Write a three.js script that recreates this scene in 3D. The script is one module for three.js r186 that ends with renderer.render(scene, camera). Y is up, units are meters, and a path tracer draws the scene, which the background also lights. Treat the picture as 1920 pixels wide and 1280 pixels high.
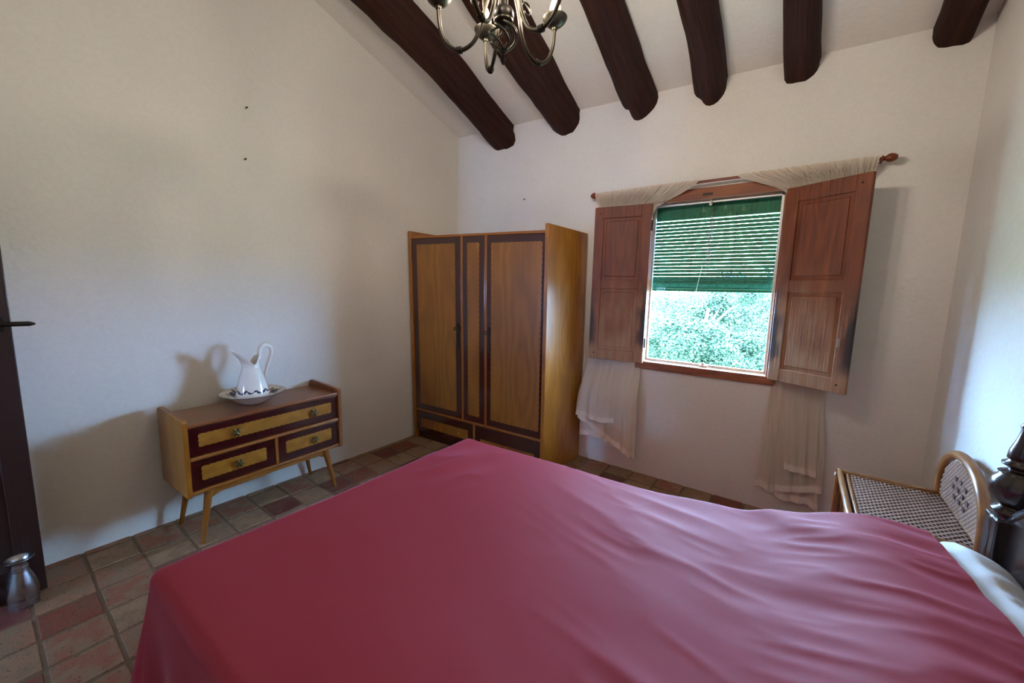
import * as THREE from 'three';
import { RoundedBoxGeometry } from 'three/addons/geometries/RoundedBoxGeometry.js';
import { mergeGeometries } from 'three/addons/utils/BufferGeometryUtils.js';

// ---------------------------------------------------------------- camera, sky, exposure
const scene = new THREE.Scene();
const renderer = new THREE.WebGLRenderer({ antialias: true });
renderer.toneMapping = THREE.LinearToneMapping;
renderer.toneMappingExposure = 1.0;
renderer.shadowMap.enabled = true;
const camera = new THREE.PerspectiveCamera(2 * Math.atan(640 / 741.4) * 180 / Math.PI, 1.5, 0.02, 200);
camera.position.set(3.0897, 1.5, 3.2039);
camera.rotation.set(-0.12894, 0.62826, 0.02371, 'YXZ');
// bright hazy summer sky, the same in every direction
const SKY = 78;
scene.background = new THREE.Color().setRGB(0.53, 0.84, 1.44);
scene.backgroundIntensity = SKY;
const BULB_CANDELA = 0.85;

// ---------------------------------------------------------------- helpers
let seedState = 12345;
const rnd = () => { seedState = (seedState + 0x6d2b79f5) | 0; let t = Math.imul(seedState ^ (seedState >>> 15), 1 | seedState); t = (t + Math.imul(t ^ (t >>> 7), 61 | t)) ^ t; return ((t ^ (t >>> 14)) >>> 0) / 4294967296; };
const rr = (a, b) => a + (b - a) * rnd();
const V = (x, y, z) => new THREE.Vector3(x, y, z);
const clamp = (x, a = 0, b = 1) => Math.min(b, Math.max(a, x));
const sstep = (a, b, x) => { const t = clamp((x - a) / (b - a)); return t * t * (3 - 2 * t); };
const lerp = (a, b, t) => a + (b - a) * t;
function h2(ix, iy, s) { let n = Math.imul(ix, 374761393) + Math.imul(iy, 668265263) + Math.imul(s, 974711); n = Math.imul(n ^ (n >>> 13), 1274126177); return ((n ^ (n >>> 16)) >>> 0) / 4294967296; }
const mod = (a, n) => ((a % n) + n) % n;
// value noise with period px, py
function vn(x, y, px = 1e6, py = 1e6, s = 1) {
  const ix = Math.floor(x), iy = Math.floor(y), fx = x - ix, fy = y - iy, u = fx * fx * (3 - 2 * fx), v = fy * fy * (3 - 2 * fy);
  const a = mod(ix, px), b = mod(ix + 1, px), c = mod(iy, py), d = mod(iy + 1, py);
  return lerp(lerp(h2(a, c, s), h2(b, c, s), u), lerp(h2(a, d, s), h2(b, d, s), u), v);
}
function fbm(x, y, px, py, s, oct = 4) { let r = 0, a = 0.5, t = 0; for (let i = 0; i < oct; i++) { r += a * vn(x, y, px, py, s + i); t += a; a *= 0.5; x *= 2; y *= 2; px *= 2; py *= 2; } return r / t; }
// DataTexture from a function of (u, v) -> [r,g,b] in 0..1 (sRGB when srgb) or a number
function tex(w, h, fn, srgb = false) {
  const d = new Uint8Array(w * h * 4);
  for (let j = 0; j < h; j++) for (let i = 0; i < w; i++) {
    let c = fn((i + 0.5) / w, (j + 0.5) / h); if (typeof c === 'number') c = [c, c, c];
    const o = (j * w + i) * 4; for (let k = 0; k < 3; k++) d[o + k] = clamp(c[k]) * 255; d[o + 3] = 255;
  }
  const t = new THREE.DataTexture(d, w, h); t.wrapS = t.wrapT = THREE.RepeatWrapping; t.magFilter = THREE.LinearFilter;
  if (srgb) t.colorSpace = THREE.SRGBColorSpace; t.needsUpdate = true; return t;
}
const rep = (t, x, y) => { const c = t.clone(); c.repeat.set(x, y); c.needsUpdate = true; return c; };
const mix3 = (a, b, t) => [lerp(a[0], b[0], t), lerp(a[1], b[1], t), lerp(a[2], b[2], t)];
const rgb = (r, g, b) => [r / 255, g / 255, b / 255];
const mat = (o) => new THREE.MeshPhysicalMaterial({ roughness: 0.6, ...o });

function mesh(name, geo, m, parent, pos, rot) {
  const o = new THREE.Mesh(geo, m); o.name = name; o.castShadow = o.receiveShadow = true;
  if (pos) o.position.set(...pos); if (rot) o.rotation.set(...rot);
  (parent || scene).add(o); return o;
}
const taken = {};
function numbered(n) { const k = taken[n] = (taken[n] ?? -1) + 1; return k ? `${n}_${String(k).padStart(3, '0')}` : n; }
function thing(name, label, category, pos = [0, 0, 0], turn = 0, group) {
  const g = new THREE.Group(); g.name = numbered(name); g.position.set(...pos); g.rotation.y = turn;
  g.userData = { label, category }; if (group) g.userData.group = group; scene.add(g); return g;
}
function tag(o, label, category, group) { o.name = numbered(o.name); o.userData = { ...o.userData, label, category }; if (group) o.userData.group = group; return o; }
function struct(o, label) { o.userData = { kind: 'structure', label, category: o.name.split('_')[0] }; return o; }
// uv in metres by the dominant direction of each face; grain runs along v
function uvm(geo, grain = 'y', off = [0, 0]) {
  const g = geo.index ? geo.toNonIndexed() : geo, p = g.attributes.position, uv = new Float32Array(p.count * 2);
  const a = V(), b = V(), c = V();
  for (let i = 0; i < p.count; i += 3) {
    a.fromBufferAttribute(p, i); b.fromBufferAttribute(p, i + 1); c.fromBufferAttribute(p, i + 2);
    const n = b.clone().sub(a).cross(c.clone().sub(a)); const ax = Math.abs(n.x), ay = Math.abs(n.y), az = Math.abs(n.z);
    const m = ax >= ay && ax >= az ? 'x' : ay >= az ? 'y' : 'z';
    const rest = ['x', 'y', 'z'].filter((k) => k !== m); let v = grain !== m ? grain : rest[1]; const u = rest.find((k) => k !== v);
    [a, b, c].forEach((q, k) => { uv[(i + k) * 2] = q[u] + off[0]; uv[(i + k) * 2 + 1] = q[v] + off[1]; });
  }
  g.setAttribute('uv', new THREE.BufferAttribute(uv, 2)); return g;
}
const box = (w, h, d, r = 0.004, grain = 'y', x = 0, y = 0, z = 0) => { const g = r > 0 ? new RoundedBoxGeometry(w, h, d, 2, Math.min(r, w / 2.01, h / 2.01, d / 2.01)) : new THREE.BoxGeometry(w, h, d); g.translate(x, y, z); return uvm(g, grain, [rnd(), rnd()]); };
// box from corner to corner
const bx = (x0, x1, y0, y1, z0, z1, r = 0.004, grain = 'y') => box(x1 - x0, y1 - y0, z1 - z0, r, grain, (x0 + x1) / 2, (y0 + y1) / 2, (z0 + z1) / 2);
const strip = (g) => { const q = g.index ? g.toNonIndexed() : g; for (const k of Object.keys(q.attributes)) if (!['position', 'normal', 'uv'].includes(k)) q.deleteAttribute(k); return q; };
const merge = (list) => mergeGeometries(list.map(strip));
function tube(pts, r, seg = 24, rad = 8, closed = false) { return new THREE.TubeGeometry(new THREE.CatmullRomCurve3(pts.map((p) => V(...p)), closed, 'centripetal'), seg, r, rad, closed); }
// tube with end caps and a radius for each point
function limb(pts, radii, seg = 24, rad = 10) {
  const c = new THREE.CatmullRomCurve3(pts.map((p) => V(...p))), fr = c.computeFrenetFrames(seg, false), P = [], U = [], I = [];
  for (let i = 0; i <= seg; i++) {
    const t = i / seg, q = c.getPoint(t), k = t * (radii.length - 1), a = Math.min(radii.length - 2, Math.floor(k)), r = lerp(radii[a], radii[a + 1], k - a);
    for (let j = 0; j <= rad; j++) { const an = j / rad * Math.PI * 2; const d = fr.normals[i].clone().multiplyScalar(Math.cos(an)).addScaledVector(fr.binormals[i], Math.sin(an)); P.push(q.x + d.x * r, q.y + d.y * r, q.z + d.z * r); U.push(j / rad * 0.1, t); }
  }
  const n = rad + 1; for (let i = 0; i < seg; i++) for (let j = 0; j < rad; j++) { const a = i * n + j; I.push(a, a + 1, a + n, a + 1, a + n + 1, a + n); }
  for (const [i, s] of [[0, 1], [seg, -1]]) { const q = c.getPoint(i / seg), k = P.length / 3; P.push(q.x, q.y, q.z); U.push(0, 0); for (let j = 0; j < rad; j++) s > 0 ? I.push(k, i * n + j + 1, i * n + j) : I.push(k, i * n + j, i * n + j + 1); }
  const g = new THREE.BufferGeometry(); g.setAttribute('position', new THREE.Float32BufferAttribute(P, 3)); g.setAttribute('uv', new THREE.Float32BufferAttribute(U, 2)); g.setIndex(I); g.computeVertexNormals(); return g;
}
const lathe = (pts, seg = 48) => new THREE.LatheGeometry(pts.map((p) => new THREE.Vector2(p[0], p[1])), seg);
// a grid surface from fn(u, v) -> [x, y, z], uv in metres given by su, sv
function sheet(nu, nv, fn, su = 1, sv = 1) {
  const P = [], U = [], I = [];
  for (let j = 0; j <= nv; j++) for (let i = 0; i <= nu; i++) { P.push(...fn(i / nu, j / nv)); U.push(i / nu * su, j / nv * sv); }
  for (let j = 0; j < nv; j++) for (let i = 0; i < nu; i++) { const a = j * (nu + 1) + i, b = a + 1, c = a + nu + 1, d = c + 1; I.push(a, b, c, b, d, c); }
  const g = new THREE.BufferGeometry(); g.setAttribute('position', new THREE.Float32BufferAttribute(P, 3)); g.setAttribute('uv', new THREE.Float32BufferAttribute(U, 2)); g.setIndex(I); g.computeVertexNormals(); return g;
}
function shapeExtrude(points, depth, holes = [], bevel = 0) {
  const s = new THREE.Shape(points.map((p) => new THREE.Vector2(p[0], p[1])));
  for (const h of holes) s.holes.push(new THREE.Path(h.map((p) => new THREE.Vector2(p[0], p[1]))));
  return new THREE.ExtrudeGeometry(s, { depth, bevelEnabled: bevel > 0, bevelSize: bevel, bevelThickness: bevel, bevelSegments: 2 });
}
const rect = (x0, x1, y0, y1) => [[x0, y0], [x1, y0], [x1, y1], [x0, y1]];
// solid with eight corners: bottom ring then top ring (anticlockwise from above)
function hexa(c) {
  const f = [[0, 3, 2, 1], [4, 5, 6, 7], [0, 1, 5, 4], [1, 2, 6, 5], [2, 3, 7, 6], [3, 0, 4, 7]], P = [];
  for (const q of f) for (const k of [0, 1, 2, 0, 2, 3]) P.push(...c[q[k]]);
  const g = new THREE.BufferGeometry(); g.setAttribute('position', new THREE.Float32BufferAttribute(P, 3)); g.computeVertexNormals(); return uvm(g);
}

// ---------------------------------------------------------------- materials
const plasterBump = tex(512, 512, (u, v) => 0.5 * fbm(u * 5, v * 5, 5, 5, 3, 4) + 0.3 * fbm(u * 24, v * 24, 24, 24, 9, 3) + 0.2 * vn(u * 150, v * 150, 150, 150, 5));
const plasterMap = tex(512, 512, (u, v) => { const n = fbm(u * 4, v * 4, 4, 4, 21, 5), g = vn(u * 200, v * 200, 200, 200, 8); const k = 0.965 + 0.05 * (n - 0.5) + 0.02 * (g - 0.5); return [0.935 * k, 0.925 * k, 0.905 * k]; }, true);
const plaster = mat({ map: rep(plasterMap, 0.45, 0.45), bumpMap: rep(plasterBump, 0.45, 0.45), bumpScale: 0.0035, roughness: 0.95 });
function woodTex(base, dark, o = {}) {
  const { ring = 9, fine = 1, seed = 1, cath = 0.5, w = 512, h = 1024 } = o;
  return tex(w, h, (u, v) => {
    const warp = fbm(u * 4, v * 3, 4, 3, seed, 3), d = (vn(u * 3, v * 2, 3, 2, seed + 7) + 0.35 * warp) * ring;
    const r = 0.5 + 0.5 * Math.sin(d * 6.283), f = fbm(u * 90, v * 6, 90, 6, seed + 3, 3), p = vn(u * 220, v * 16, 220, 16, seed + 4);
    return mix3(base, dark, clamp(cath * (r * 0.55 + warp * 0.3) + fine * (0.38 * f + 0.16 * p) - 0.1));
  }, true);
}
const honeyTex = woodTex(rgb(180, 124, 44), rgb(122, 74, 14), { ring: 6, seed: 11, cath: 0.5, fine: 0.85 });
const honey = mat({ map: rep(honeyTex, 1.3, 0.62), color: 0xdccdb4, roughness: 0.34, clearcoat: 0.5, clearcoatRoughness: 0.22 });
const honeyPlain = mat({ map: rep(honeyTex, 1.7, 0.9), roughness: 0.3, color: 0xf2e0c0, clearcoat: 0.5, clearcoatRoughness: 0.2 });
const walnutTex = woodTex(rgb(150, 88, 46), rgb(96, 50, 22), { ring: 6, seed: 31, cath: 0.4 });
const walnut = mat({ map: rep(walnutTex, 1.6, 0.8), roughness: 0.28, clearcoat: 0.6, clearcoatRoughness: 0.15 });
const edgeWood = mat({ map: rep(honeyTex, 3, 1), color: 0xead3bb, roughness: 0.4, clearcoat: 0.3 });
const mahogTex = woodTex(rgb(66, 14, 14), rgb(34, 6, 7), { ring: 4, seed: 51, cath: 0.4 });
const mahogany = mat({ map: rep(mahogTex, 1.5, 0.8), roughness: 0.22, clearcoat: 0.7, clearcoatRoughness: 0.12 });
const pine = mat({ map: rep(woodTex(rgb(158, 92, 48), rgb(92, 44, 20), { ring: 5, seed: 71 }), 2, 0.8), roughness: 0.55 });
const rodWood = mat({ map: rep(walnutTex, 4, 1), color: 0xe0b090, roughness: 0.4 });
const beamBump = tex(256, 512, (u, v) => 0.6 * fbm(u * 14, v * 4, 14, 4, 5, 4) + 0.4 * fbm(u * 50, v * 6, 50, 6, 15, 2));
const beamMat = mat({ color: new THREE.Color(0x3a1b11), map: rep(tex(256, 512, (u, v) => { const k = 0.75 + 0.5 * (fbm(u * 20, v * 4, 20, 4, 41, 4) - 0.3); return [k, k, k]; }, true), 4, 1), bumpMap: rep(beamBump, 3, 1), bumpScale: 0.01, roughness: 0.75, specularIntensity: 0.4 });
const darkWood = mat({ color: new THREE.Color(0x2a1512), bumpMap: rep(beamBump, 4, 1), bumpScale: 0.001, roughness: 0.4, clearcoat: 0.2 });
const headWood = mat({ color: new THREE.Color(0x24140f), roughness: 0.25, clearcoat: 0.5, clearcoatRoughness: 0.15 });
const brass = mat({ color: 0x6a6048, metalness: 1, roughness: 0.32 });
const oldBrass = mat({ color: 0x48443b, metalness: 1, roughness: 0.42 });
const ironDark = mat({ color: 0x2c2824, metalness: 0.8, roughness: 0.45 });
const pewter = mat({ color: 0xb4b8be, metalness: 1, roughness: 0.27, bumpMap: rep(plasterBump, 2, 2), bumpScale: 0.0006 });
const clothWeave = tex(256, 256, (u, v) => 0.5 + 0.25 * Math.sin(u * 256 * 1.57) * Math.sin(v * 256 * 1.57) + 0.3 * (fbm(u * 30, v * 30, 30, 30, 4, 3) - 0.5));
const redCloth = mat({ color: new THREE.Color(0x991f2c), bumpMap: rep(clothWeave, 3, 3), bumpScale: 0.0002, roughness: 0.75, sheen: 0.8, sheenRoughness: 0.48, sheenColor: new THREE.Color(0xe6a8d8) });
const whiteCloth = mat({ color: 0xe9e7e4, bumpMap: rep(clothWeave, 4, 4), bumpScale: 0.0006, roughness: 0.9 });
const voile = mat({ color: 0xf0e6d8, roughness: 0.95, transmission: 0.45, thickness: 0, side: THREE.DoubleSide, bumpMap: rep(clothWeave, 6, 6), bumpScale: 0.0003 });
const hemCloth = mat({ color: 0xf4ece0, roughness: 0.95, side: THREE.DoubleSide });
const porcelain = (map) => mat({ color: 0xf4f2ee, map, roughness: 0.16, clearcoat: 0.8, clearcoatRoughness: 0.06 });
const rattan = mat({ map: rep(woodTex(rgb(178, 124, 72), rgb(112, 66, 30), { ring: 3, seed: 91, w: 256, h: 256 }), 4, 2), roughness: 0.3, clearcoat: 0.5, clearcoatRoughness: 0.15 });
const cane = mat({ color: 0xa98874, roughness: 0.4 });
const caneDark = mat({ color: 0x55363a, roughness: 0.5 });

// ---------------------------------------------------------------- the room
const W = 3.75, D = 3.95;                                            // inside width (x) and depth (z)
const ceilY = (x, z) => 3.075 - 0.035 * x + 0.325 * z;
const OX0 = 2.06, OX1 = 2.975, OY0 = 0.915, OY1 = 2.225;             // window opening
{
  const t = 0.3;
  const wl = mesh('wall_left', uvm(shapeExtrude([[0.45, -0.2], [0.45, 2.99], [-D - 0.15, 4.5], [-D - 0.15, -0.2]], t)), plaster);
  wl.rotation.y = Math.PI / 2; wl.position.x = -t; struct(wl, 'whitewashed gable wall behind the chest of drawers');
  const wb = mesh('wall_back', shapeExtrude(rect(-0.001, W + 0.001, -0.2, 3.2), 0.21, [rect(OX0, OX1, OY0, OY1)]), plaster, scene, [0, 0, -0.21]); struct(wb, 'whitewashed wall with the shuttered window');
  const wr = mesh('wall_right', uvm(shapeExtrude([[0.45, -0.2], [0.45, 2.9], [-D - 0.15, 4.35], [-D - 0.15, -0.2]], t)), plaster);
  wr.rotation.y = Math.PI / 2; wr.position.x = W; struct(wr, 'whitewashed wall behind the headboard');
  const rear = mesh('wall_rear', shapeExtrude([[0, -0.2], [0.26, -0.2], [0.26, 2.06], [1.12, 2.06], [1.12, -0.2], [W, -0.2], [W, 4.5], [0, 4.6]], 0.15), plaster, scene, [0, 0, D]); struct(rear, 'whitewashed rear wall with the doorway');
  const cp = []; for (const th of [0, 0.2]) for (const [x, z] of [[-0.3, D + 0.15], [W + 0.3, D + 0.15], [W + 0.3, -0.45], [-0.3, -0.45]]) cp.push([x, ceilY(x, z) + th, z]);
  struct(mesh('ceiling', hexa(cp), plaster), 'sloping whitewashed ceiling between the log beams');
  // small hall behind the doorway, lit by its own window opening
  const hz0 = D + 0.15, hz1 = 6.0;
  const hall = mesh('wall_hall', merge([bx(-0.25, -0.05, -0.2, 2.6, hz0, hz1, 0), bx(1.7, 1.9, -0.2, 2.6, hz0, hz1, 0), bx(-0.25, 1.9, 2.45, 2.6, hz0, hz1, 0), bx(-0.25, 1.9, -0.2, -0.02, hz0, hz1, 0),
    uvm(shapeExtrude(rect(-0.25, 1.9, -0.2, 2.6), 0.2, [rect(0.3, 0.7, 1.1, 1.65)]).translate(0, 0, hz1))]), plaster); struct(hall, 'whitewashed hall outside the bedroom door');
}
// floor: mortar bed with square clay tiles
{
  const mortarTex = tex(256, 256, (u, v) => { const n = fbm(u * 12, v * 12, 12, 12, 61, 4); return mix3(rgb(130, 108, 84), rgb(104, 84, 64), n); }, true);
  const floor = mesh('floor', bx(-0.02, W + 0.02, -0.12, -0.004, -0.02, D + 0.15, 0), mat({ map: rep(mortarTex, 2, 2), bumpMap: rep(plasterBump, 3, 3), bumpScale: 0.004, roughness: 0.95 }));
  struct(floor, 'worn square clay tile floor with pale mortar joints');
  const tileTex = (a, b, s) => tex(256, 256, (u, v) => { const n = fbm(u * 4, v * 4, 4, 4, s, 5), f = vn(u * 90, v * 90, 90, 90, s + 1), pit = vn(u * 30, v * 30, 30, 30, s + 5) > 0.86 ? 0.25 : 0; const c = mix3(a, b, sstep(0.3, 0.72, n)); const k = 0.93 + 0.14 * (f - 0.5) - pit; return [c[0] * k, c[1] * k, c[2] * k]; }, true);
  const pal = [[rgb(164, 116, 84), rgb(150, 122, 92), 101], [rgb(170, 132, 98), rgb(146, 120, 92), 111], [rgb(160, 102, 72), rgb(156, 126, 96), 121], [rgb(142, 72, 48), rgb(132, 82, 58), 131], [rgb(118, 56, 44), rgb(122, 80, 60), 141], [rgb(174, 140, 104), rgb(150, 120, 88), 151]];
  const mats = pal.map(([a, b, s]) => mat({ map: tileTex(a, b, s), bumpMap: rep(plasterBump, 1, 1), bumpScale: 0.003, roughness: 0.72 }));
  const red = { '2,15': 3, '1,16': 4, '4,16': 3, '4,15': 2, '3,15': 2, '1,8': 4, '2,8': 3, '1,9': 1, '1,10': 4, '2,14': 2, '1,15': 0, '0,15': 0, '3,16': 1, '2,16': 0, '5,16': 3, '5,15': 2 };
  const S = 0.2, rest = [], g0 = [0, 1, 2].map(() => { const w = S - rr(0.009, 0.014), d = S - rr(0.009, 0.014); const q = new RoundedBoxGeometry(w, 0.02, d, 1, 0.005); q.translate(0, -0.01, 0); const uv = q.attributes.uv, p = q.attributes.position; for (let i = 0; i < p.count; i++) uv.setXY(i, p.getX(i) / S + 0.5, p.getZ(i) / S + 0.5); return q; });
  for (let j = -1; j < 21; j++) for (let i = -1; i < 20; i++) {
    const x = 0.145 + 0.203 * i, z = 0.1635 + 0.1995 * j - 0.1; if (x < -0.06 || x > W + 0.06 || z < -0.06 || z > D + 0.12) continue;
    const near = x < 1.6 || z < 1.35, k = red[`${i},${j}`] ?? (rnd() < 0.16 && !(i <= 1 && z > 2) ? 3 + Math.floor(rnd() * 2) : [0, 1, 2, 5][Math.floor(rnd() * 4)]);
    const g = g0[Math.floor(rnd() * 3)], px = x + rr(-0.002, 0.002), py = rr(-0.0015, 0.0015), pz = z + rr(-0.002, 0.002), ry = Math.floor(rnd() * 4) * Math.PI / 2 + rr(-0.008, 0.008);
    if (near) mesh('tile', g, mats[k], floor, [px, py, pz], [0, ry, 0]);
    else { const q = g.clone(); q.rotateY(ry); q.translate(px, py, pz); rest.push(q); }
  }
  const r = mesh('tile_field', merge(rest), mats[0], floor); r.userData.kind = 'stuff';
}
// log beams, let into the wall above the window
{
  const data = [[0.61, 0.145, 0.045, 'dark brown log beam, first from the wall with the chest of drawers'], [1.285, 0.14, 0.02, 'dark brown log beam, second from the wall with the chest of drawers'], [1.925, 0.122, 0.03, 'dark brown log beam above the left window shutter'], [2.43, 0.098, 0.04, 'dark brown log beam above the middle of the window'], [2.955, 0.1, 0.04, 'dark brown log beam above the right window shutter'], [3.605, 0.088, 0.03, 'dark brown log beam beside the headboard wall']];
  data.forEach(([x, r, drop, label], b) => {
    const N = 70, K = 26, P = [], U = [], I = [];
    for (let i = 0; i <= N; i++) {
      const z = -0.12 + (D + 0.2) * i / N, cx = x + 0.03 * (vn(z * 0.9, b * 7.3, 1e6, 1e6, 77) - 0.5) * 2 * sstep(0, 0.6, z + 0.1), cy = ceilY(x, z) - drop + 0.02 * (vn(z * 1.1, b * 3.1, 1e6, 1e6, 78) - 0.5);
      for (let k = 0; k <= K; k++) {
        const a = k / K * Math.PI * 2, kk = k % K, rad = r * (1 + 0.24 * (vn(kk * 0.31 + b * 9, z * 1.3, 1e6, 1e6, 80 + b) - 0.5) * 2 * Math.min(1, Math.min(kk, K - kk) / 3) + 0.09 * (vn(kk * 0.8, z * 7, 1e6, 1e6, 90 + b) - 0.5));
        P.push(cx + Math.cos(a + Math.PI / 2) * rad, cy + Math.sin(a + Math.PI / 2) * rad * 1.12, z); U.push(k / K * 0.6, z);
      }
    }
    for (let i = 0; i < N; i++) for (let k = 0; k < K; k++) { const a = i * (K + 1) + k; I.push(a, a + 1, a + K + 1, a + 1, a + K + 2, a + K + 1); }
    const g = new THREE.BufferGeometry(); g.setAttribute('position', new THREE.Float32BufferAttribute(P, 3)); g.setAttribute('uv', new THREE.Float32BufferAttribute(U, 2)); g.setIndex(I); g.computeVertexNormals();
    tag(mesh('ceiling_beam', g, beamMat), label, 'beam', 'log ceiling beams');
  });
}
// nails left in the walls
for (const [x, y, z, ax, label] of [[0, 2.649, 2.009, 'x', 'small nail high on the wall above the chest of drawers'], [0, 2.321, 2.034, 'x', 'small nail below another on the wall above the jug'], [0.879, 2.354, 0, 'z', 'small nail in the wall above the wardrobe']]) {
  const g = merge([new THREE.CylinderGeometry(0.0028, 0.0028, 0.03, 8).translate(0, 0.01, 0), new THREE.CylinderGeometry(0.006, 0.006, 0.003, 10).translate(0, 0.025, 0)]);
  if (ax === 'x') g.rotateZ(-Math.PI / 2); else g.rotateX(Math.PI / 2);
  tag(mesh('wall_nail', g, ironDark, scene, [x, y, z]), label, 'nail', 'wall nails');
}

// ---------------------------------------------------------------- window, blind, shutters
{
  const win = new THREE.Group(); win.name = 'window_1'; win.userData = { kind: 'structure', label: 'wooden window frame with an inner metal sash' }; scene.add(win);
  mesh('frame_head', bx(OX0 - 0.03, OX1 + 0.02, 2.185, 2.262, -0.05, 0.018, 0.006, 'x'), pine, win);
  mesh('frame_sill', bx(OX0 - 0.03, OX1 + 0.02, 0.893, 0.955, -0.05, 0.022, 0.006, 'x'), pine, win);
  mesh('frame_jamb', bx(OX0 - 0.03, OX0 + 0.022, 0.953, 2.187, -0.05, 0.014, 0.005), pine, win);
  mesh('frame_jamb', bx(OX1 - 0.042, OX1 + 0.02, 0.953, 2.187, -0.05, 0.014, 0.005), pine, win);
  mesh('latch_slot', bx(2.44, 2.505, 2.205, 2.222, 0.016, 0.02, 0.002, 'x'), ironDark, win);
  const alu = mat({ color: 0xd6d8d8, metalness: 0.3, roughness: 0.4 });
  const x0 = OX0 + 0.022, x1 = OX1 - 0.042, y0 = 0.955, y1 = 2.185, s = mesh('metal_sash', merge([bx(x0, x0 + 0.018, y0, y1, -0.075, -0.05, 0.002), bx(x1 - 0.018, x1, y0, y1, -0.075, -0.05, 0.002), bx(x0, x1, y0, y0 + 0.02, -0.075, -0.05, 0.002), bx(x0, x1, y1 - 0.018, y1, -0.075, -0.05, 0.002)]), alu, win);
  mesh('glass_pane', new THREE.PlaneGeometry(x1 - x0 - 0.03, y1 - y0 - 0.03).translate((x0 + x1) / 2, (y0 + y1) / 2, -0.063), mat({ color: 0xf4fff8, transmission: 1, thickness: 0, roughness: 0, ior: 1.45, specularIntensity: 0.1 }), s);
  mesh('sash_catch', merge([bx(2.5, 2.56, 0.957, 0.972, -0.05, -0.03, 0.003), bx(2.515, 2.535, 0.972, 0.99, -0.045, -0.035, 0.003)]), alu, win);
  const c = mesh('hook', merge([new THREE.SphereGeometry(0.012, 12, 8).translate(2.49, 2.15, -0.02), new THREE.CylinderGeometry(0.005, 0.005, 0.03, 8).translate(2.49, 2.167, -0.02)]), mat({ color: 0xe8e4dc, roughness: 0.4 }), win);

  // green wooden slat blind hung outside the pane
  const bl = thing('slat_blind', 'green wooden slat blind half lowered outside the window', 'blind', [0, 0, 0]);
  const gTex = tex(256, 256, (u, v) => { const n = fbm(u * 6, v * 30, 6, 30, 201, 4), sc = vn(u * 40, v * 60, 40, 60, 207) > 0.87 ? 0.6 : 1; const q = mix3(rgb(30, 132, 92), rgb(14, 84, 60), n); return [q[0] * sc, q[1] * sc, q[2] * sc]; }, true);
  const green = mat({ map: rep(gTex, 1, 3), roughness: 0.5, transmission: 0.22, thickness: 0 }), greenSolid = mat({ map: rep(gTex, 1, 3), roughness: 0.55 });
  const bx0 = OX0 + 0.003, bx1 = OX1 - 0.003, bz = -0.14;
  mesh('head_board', bx(bx0, bx1, 2.075, 2.224, bz - 0.03, bz + 0.005, 0.004, 'x'), greenSolid, bl);
  const n = 17; for (let i = 0; i < n; i++) { const y = 2.055 - i * 0.0268; const m = mesh('slat', box(bx1 - bx0 - rr(0, 0.008), 0.026, 0.004, 0.0015, 'x'), green, bl, [(bx0 + bx1) / 2 + rr(-0.003, 0.003), y + rr(-0.0004, 0.0004), bz], [-0.15 + rr(-0.015, 0.015), 0, rr(-0.0006, 0.0006)]); }
  // the lower slats rolled up
  const roll = []; let th = 0, rad = 0.016; for (let i = 0; i < 16; i++) { const g = box(bx1 - bx0, 0.02, 0.007, 0.002, 'x'); g.rotateX(-th); g.translate((bx0 + bx1) / 2, 1.588 + rad * Math.sin(th), bz - 0.004 + rad * Math.cos(th)); roll.push(g); th += 0.024 / rad; rad += 0.0022; }
  mesh('rolled_slats', merge(roll), greenSolid, bl);
  mesh('bottom_bar', bx(bx0, bx1, 1.522, 1.542, bz + 0.01, bz + 0.03, 0.004, 'x'), greenSolid, bl);
  const cordM = mat({ color: 0x4d4a40, roughness: 0.8 });
  for (const x of [bx0 + 0.05, bx0 + 0.3, bx0 + 0.585, bx1 - 0.03]) mesh('ladder_cord', tube([[x, 2.1, bz + 0.012], [x + 0.002, 1.9, bz + 0.012], [x, 1.62, bz + 0.03]], 0.0022, 8, 5), cordM, bl);
  const chain = []; for (let k = 0; k < 3; k++) for (let i = 0; i < 34; i++) { const y = 2.14 - i * 0.0165 - k * 0.006; if (y < 1.63 + k * 0.05) break; chain.push(new THREE.TorusGeometry(0.0055, 0.0016, 5, 8).rotateY(i % 2 ? 1.2 : -0.2).translate(2.49 + (k - 1) * 0.012 * sstep(2.1, 1.95, y) + 0.003 * Math.sin(i), y, bz + 0.03)); }
  mesh('pull_chain', merge(chain), mat({ color: 0x8f8578, metalness: 0.7, roughness: 0.4 }), bl);
  mesh('pull_cord', tube([[2.45, 1.72, bz + 0.03], [2.44, 1.62, bz + 0.05], [2.425, 1.52, bz + 0.05]], 0.003, 10, 6), mat({ color: 0xe6f0e8, roughness: 0.8 }), bl);
}
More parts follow.
